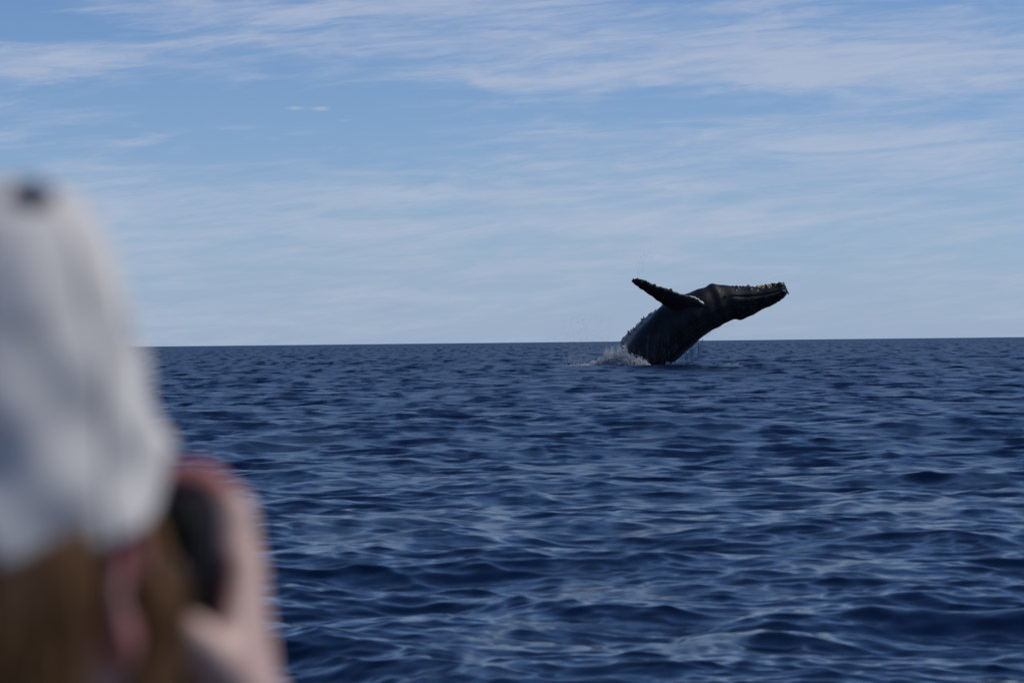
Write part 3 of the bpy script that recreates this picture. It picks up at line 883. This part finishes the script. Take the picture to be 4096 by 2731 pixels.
def skin_material():
    m, t, b = new_mat('skin')
    tc = t.nodes.new('ShaderNodeTexCoord')
    n = t.nodes.new('ShaderNodeTexNoise'); n.inputs['Scale'].default_value = 45; n.inputs['Detail'].default_value = 5
    t.links.new(tc.outputs['Object'], n.inputs['Vector'])
    x = t.nodes.new('ShaderNodeMix'); x.data_type = 'RGBA'; t.links.new(n.outputs['Fac'], x.inputs[0])
    x.inputs[6].default_value = (0.52, 0.34, 0.29, 1); x.inputs[7].default_value = (0.64, 0.45, 0.39, 1)
    at_ = t.nodes.new('ShaderNodeAttribute'); at_.attribute_name = 'ruddy_shade'
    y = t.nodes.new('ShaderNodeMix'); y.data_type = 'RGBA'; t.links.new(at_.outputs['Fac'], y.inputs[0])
    t.links.new(x.outputs[2], y.inputs[6]); y.inputs[7].default_value = (0.32, 0.075, 0.07, 1)  # skin redness and the hand's dark red shade in one colour
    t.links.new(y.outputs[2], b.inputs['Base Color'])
    b.inputs['Roughness'].default_value = 0.5
    b.inputs['Subsurface Weight'].default_value = 0.25
    b.inputs['Subsurface Radius'].default_value = (1.0, 0.3, 0.2)
    b.inputs['Subsurface Scale'].default_value = 0.006
    v = t.nodes.new('ShaderNodeTexVoronoi'); v.inputs['Scale'].default_value = 500
    t.links.new(tc.outputs['Object'], v.inputs['Vector'])
    bp = t.nodes.new('ShaderNodeBump'); bp.inputs['Strength'].default_value = 0.2; bp.inputs['Distance'].default_value = 0.001
    t.links.new(v.outputs['Distance'], bp.inputs['Height']); t.links.new(bp.outputs[0], b.inputs['Normal'])
    return m
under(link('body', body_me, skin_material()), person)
eye_m = simple_mat('eye_white', (0.7, 0.7, 0.7), 0.15)
for s_ in (-1, 1):
    bm = Soup(); ellipsoid(bm, (hx + s_ * .031, hy + .090, hz + .006), (.012, .012, .010))
    me = bm.mesh('eye')
    under(link('eye', me, eye_m), person)

# clothes
bm = Soup()
chain(bm, [((hx, 1.345, 1.40), .118), ((hx, 1.33, 1.20), .135), ((hx, 1.31, 0.96), .145)])
capsule(bm, (hx - .13, 1.342, 1.385), (hx + .13, 1.342, 1.385), .076, .076)
capsule(bm, (hx, 1.36, 1.44), (hx + .001, 1.352, 1.475), .085, .070)
chain(bm, [(SH_R, .070), (EL_R, .056), ((-.070, 1.548, 1.475), .044)])
chain(bm, [(SH_L, .070), (EL_L, .056), ((hx - .07, 1.60, 1.445), .044)])
jk = simple_mat('dark_jacket', (0.035, 0.04, 0.055), 0.8, bump=0.4, scale=220)
under(link('jacket', remeshed(bm, 0.010, 4, 'jacket'), jk), person)
bm = Soup()
for s_ in (-1, 1):
    chain(bm, [((hx + s_ * .085, 1.31, .96), .105), ((hx + s_ * .12, 1.72, .935), .080), ((hx + s_ * .12, 1.705, .56), .060)])
under(link('trousers', remeshed(bm, 0.012, 4, 'trousers'), simple_mat('blue_jeans', (0.05, 0.07, 0.12), 0.85, bump=0.4, scale=300)), person)
for s_ in (-1, 1):
    bm = Soup(); chain(bm, [((hx + s_ * .12, 1.70, .50), .052), ((hx + s_ * .13, 1.83, .478), .042)])
    for v in bm.v: v[:, 2] = np.maximum(v[:, 2], 0.442)
    under(link('shoe', remeshed(bm, 0.008, 3, 'shoe'), simple_mat('shoe_rubber', (0.03, 0.03, 0.03), 0.7)), person)

# cap: a soft crown tipped back, bill ahead, button on top
CH = .1305
cap_c = Vector((-.2565, 1.405, 1.7005))
cap_up = Vector((.07, -.36, .93)).normalized()
cap_f = Vector((0, 1, 0)); cap_f = (cap_f - cap_up * cap_f.dot(cap_up)).normalized()
cap_r = cap_f.cross(cap_up).normalized()
cap_top = pp(30, 424, 1.352)
cap_lean = (cap_top - cap_c - cap_up * CH)         # the soft crown slumps to the right
cap_lean = cap_lean - cap_f * cap_lean.dot(cap_f)
def cap_pt(th, h, infl=0.0):
    """th: 0 = front, 90 deg = right; h 0 rim .. 1 top"""
    prof = np.interp(h, [-.22, 0, .09, .25, .4, .58, .72, .84, .93, 1.0], [1.02, 1.0, .955, .88, .81, .70, .60, .475, .34, .03])
    ax, ay = .0885, (.098 if math.cos(th) > 0 else .108)
    rr = prof + infl
    # six panels puff a little between their seams; soft cloth folds
    seam = abs(math.sin(3 * th)) ** 0.5
    fold = .030 * math.sin(5 * th + 9 * h) + .020 * math.sin(9 * th - 14 * h + 1.3) + .022 * math.sin(2.3 * th + 17 * h)
    rr *= 1 + .022 * (seam - .6) + fold * min(1, 2.4 * (1 - h)) * 0.9
    drop_ = -.004 * max(0, -math.cos(th)) * (1 - h) ** 2
    return cap_c + cap_lean * max(h, 0) ** 1.3 + cap_r * (ax * rr * math.sin(th)) + cap_f * (ay * rr * math.cos(th)) + cap_up * (CH * h + drop_)
n_t, n_h = 144, 44
V = []; hs = np.concatenate([np.linspace(-.10, 0, 6), np.linspace(0.03, 1, n_h - 6)])
for h in hs:
    for k in range(n_t): V.append(cap_pt(2 * math.pi * k / n_t, h)[:])
F = [(i * n_t + k, i * n_t + (k + 1) % n_t, (i + 1) * n_t + (k + 1) % n_t, (i + 1) * n_t + k) for i in range(n_h - 1) for k in range(n_t)]
def in_gap(i, k):                              # half-round opening above the strap at the back
    th = 2 * math.pi * (k + .5) / n_t - math.pi; h = hs[i] + .02
    return (th / .36) ** 2 + ((h + .07) / .27) ** 2 < 1 and h > -.10
F = [f for idx, f in enumerate(F) if not in_gap(idx // n_t, idx % n_t)]
cap_mat = simple_mat('grey_cap_cotton', (0.66, 0.64, 0.62), 0.9, bump=0.25, scale=900, var=0.10)
cap = under(link('cap', np_mesh('cap', V, F), cap_mat), person)
cm = cap.modifiers.new('thickness', 'SOLIDIFY'); cm.thickness = 0.0016; cm.offset = 1
tag(cap, 'pale grey soft cap with a dark button on top')
def sub(o, parent):
    o.parent = parent                          # the part it sits on is already in world place
    return o
bpy.context.view_layer.update()
_t = pp(74, 452, 1.35); _ok, btn, _n, _i = cap.ray_cast(EYE - person.location * 0, (_t - EYE).normalized())
if not _ok: btn = cap_c + cap_lean + cap_up * CH
bm = Soup(); ellipsoid(bm, btn, (.0105, .0105, .0070), Matrix((cap_r, cap_f, cap_up)).transposed())
me = bm.mesh('button')
sub(link('button', me, simple_mat('navy_button', (0.035, 0.04, 0.07), 0.8)), cap)
bl = []; nb, mb = 40, 12
for i in range(nb):
    th = math.radians(-72 + 144 * i / (nb - 1))
    for j in range(mb):
        s = j / (mb - 1)
        base_p = cap_pt(th, -.07)
        ext = .072 * math.cos(th * 0.95) ** 0.7 * s
        bl.append((base_p + cap_f * ext + cap_r * (.004 * math.sin(th) * s) - cap_up * (.006 * (math.sin(th) ** 2) * s + .006 * s ** 2))[:])
bf = [(i * mb + j, (i + 1) * mb + j, (i + 1) * mb + j + 1, i * mb + j + 1) for i in range(nb - 1) for j in range(mb - 1)]
bill = sub(link('bill', np_mesh('bill', bl, bf), cap_mat), cap)
bmod = bill.modifiers.new('thickness', 'SOLIDIFY'); bmod.thickness = 0.003
for k in range(6):                             # taped seams between the panels
    th = math.pi * k / 3
    pts = [tuple(cap_pt(th, h, .012)) for h in np.linspace(0.16 if k == 3 else -.09, .985, 26)]
    sub(link('seam', tube_mesh('seam', pts, .0011), cap_mat), cap)

# hair: strands from under the rim, falling over neck and shoulders
def hair_mesh():
    q = np.random.default_rng(77); V, F = [], []
    def strand(pts, r):
        pts = catmull(pts, 11); base = len(V)
        for i, p in enumerate(pts):
            rr = r * (1 - 0.6 * i / 10)
            for k in range(3):
                a = 2.094 * k
                V.append((p[0] + rr * math.cos(a), p[1] + rr * math.sin(a), p[2]))
        for i in range(10):
            for k in range(3):
                F.append((base + i * 3 + k, base + i * 3 + (k + 1) % 3, base + i * 3 + 3 + (k + 1) % 3, base + i * 3 + 3 + k))
    for _ in range(2300):                      # back of the head
        th = math.radians(q.uniform(127, 233)); inn = q.uniform(-.14, -.02)
        a = cap_pt(th, .02, inn)
        out = Vector((a.x - hx, a.y - hy, 0)).normalized()
        ph = q.uniform(0, 6.28)
        m1 = a + Vector((0, 0, -.045)) + out * q.uniform(-.004, .006)
        m2 = Vector((hx + out.x * .066, hy - .03 + out.y * .045, 1.565)) + Vector(q.normal(size=3) * .007)
        m3 = Vector((hx + out.x * .072 + .006 * math.sin(ph), hy - .045 + out.y * .050, 1.50)) + Vector(q.normal(size=3) * .010)
        m4 = Vector((hx + out.x * .085, hy - .06 + out.y * .075, 1.40 + q.uniform(-.05, .03))) + Vector(q.normal(size=3) * .014)
        strand([a[:], m1[:], m2[:], m3[:], m4[:]], q.uniform(.0005, .0011))
    for s_ in (1, -1):                         # loose locks in front of the ears
        for _ in range(330):
            t_ = q.uniform()
            a = Vector((hx + s_ * (.066 + .006 * t_), hy + .030 + .030 * t_, 1.692))
            b_ = Vector((hx + s_ * (.078 + .010 * t_), hy + .036 + .032 * t_, 1.655)) + Vector(q.normal(size=3) * .0025)
            c_ = Vector((hx + s_ * (.083 + .013 * t_), hy + .042 + .032 * t_, 1.617)) + Vector(q.normal(size=3) * .004)
            d_ = Vector((hx + s_ * (.079 + .010 * t_), hy + .035 + .030 * t_, 1.572)) + Vector(q.normal(size=3) * .005)
            e_ = Vector((hx + s_ * (.075 + .010 * t_), hy + .022 + .030 * t_, 1.52 + q.uniform(-.03, .03))) + Vector(q.normal(size=3) * .007)
            strand([a[:], b_[:], c_[:], d_[:], e_[:]], q.uniform(.0005, .0010))
    return np_mesh('hair', V, F)
def hair_material():
    m, t, b = new_mat('brown_hair')
    tc = t.nodes.new('ShaderNodeTexCoord')
    mp = t.nodes.new('ShaderNodeMapping'); mp.inputs['Scale'].default_value = (1, 1, 0.05)
    t.links.new(tc.outputs['Object'], mp.inputs['Vector'])
    n = t.nodes.new('ShaderNodeTexNoise'); n.inputs['Scale'].default_value = 45; n.inputs['Detail'].default_value = 6
    t.links.new(mp.outputs[0], n.inputs['Vector'])
    r = t.nodes.new('ShaderNodeValToRGB'); t.links.new(n.outputs['Fac'], r.inputs[0])
    r.color_ramp.elements[0].position = .3; r.color_ramp.elements[0].color = (0.018, 0.009, 0.004, 1)
    r.color_ramp.elements[1].position = .7; r.color_ramp.elements[1].color = (0.29, 0.145, 0.052, 1)
    t.links.new(r.outputs[0], b.inputs['Base Color']); b.inputs['Roughness'].default_value = 0.42
    return m
under(link('hair', hair_mesh(), hair_material()), person)

# ------------------------------------------------------------------ the camera in the person's hands
pc = empty('photo_camera', (-.222, 1.545, 1.585))
tag(pc, 'black digital camera held up in front of the capped face', 'camera')
blk = simple_mat('black_camera_plastic', (0.005, 0.005, 0.006), 0.5, bump=0.3, scale=700, Specular_IOR_Level=0.15)
rub = simple_mat('black_grip_rubber', (0.016, 0.016, 0.017), 0.7, bump=0.5, scale=900)
gls = simple_mat('dark_screen_glass', (0.03, 0.035, 0.045), 0.08)
chrome = simple_mat('grey_dial_metal', (0.09, 0.095, 0.105), 0.35)
under(link('body', box_mesh('body', (-.290, 1.516, 1.572), (-.157, 1.566, 1.667), .008, 3), blk), pc)
bm = Soup(); capsule(bm, (-.172, 1.576, 1.590), (-.172, 1.572, 1.656), .019, .019)
g_ = bm.mesh('grip')
under(link('grip', g_, rub), pc)
under(link('grip_shoulder', box_mesh('grip_shoulder', (-.188, 1.520, 1.662), (-.159, 1.562, 1.673), .005, 2), blk), pc)
under(link('viewfinder_hump', box_mesh('hump', (-.252, 1.512, 1.660), (-.196, 1.575, 1.692), .012, 3), blk), pc)
under(link('eyecup', box_mesh('eyecup', (-.243, 1.503, 1.660), (-.205, 1.5125, 1.684), .005, 2), rub), pc)
under(link('screen', box_mesh('screen', (-.275, 1.5125, 1.597), (-.200, 1.5155, 1.652), .002, 2), gls), pc)
def lathe(name, x, z, prof, seg=40):
    V = []; F = []
    for y, r in prof:
        for k in range(seg):
            a = 2 * math.pi * k / seg; V.append((x + r * math.cos(a), y, z + r * math.sin(a)))
    n_ = len(prof)
    for i in range(n_ - 1):
        for k in range(seg):
            F.append((i * seg + k, i * seg + (k + 1) % seg, (i + 1) * seg + (k + 1) % seg, (i + 1) * seg + k))
    return np_mesh(name, V, F, smooth=True)
lens = under(link('lens', lathe('lens', -.228, 1.622, [(1.560, .0), (1.560, .031), (1.580, .033), (1.582, .036), (1.640, .036), (1.642, .034), (1.676, .0345), (1.678, .038), (1.70, .038), (1.70, .034), (1.692, .033), (1.690, .0)]), blk), pc)
fr = link('focus_ring', lathe('ring', -.228, 1.622, [(1.595, .0362), (1.596, .0378), (1.630, .0378), (1.631, .0362)]), rub)
fr.parent = lens
dm = lathe('dial', 0, 0, [(0, 0), (0, .009), (.008, .009), (.008, 0)])
for nm, loc in (('mode_dial', (-.275, 1.545, 1.667)), ('shutter_button', (-.190, 1.566, 1.664))):
    o = link(nm, dm.copy(), chrome)
    o.matrix_world = Matrix.Translation(loc) @ Matrix.Rotation(math.radians(90), 4, 'X')
    mw = o.matrix_world.copy(); o.parent = pc; o.matrix_parent_inverse = Matrix.Translation(-pc.location); o.matrix_basis = mw
cd = link('control_dial', lathe('control_dial', -.178, 1.632, [(1.5165, 0), (1.5125, .0), (1.5125, .0105), (1.517, .0110)]), chrome)
under(cd, pc)
for z_ in (1.654, 1.609):
    under(link('back_button', lathe('back_button', -.186, z_, [(1.517, .004), (1.5135, .004), (1.5135, 0)], 16), chrome), pc)
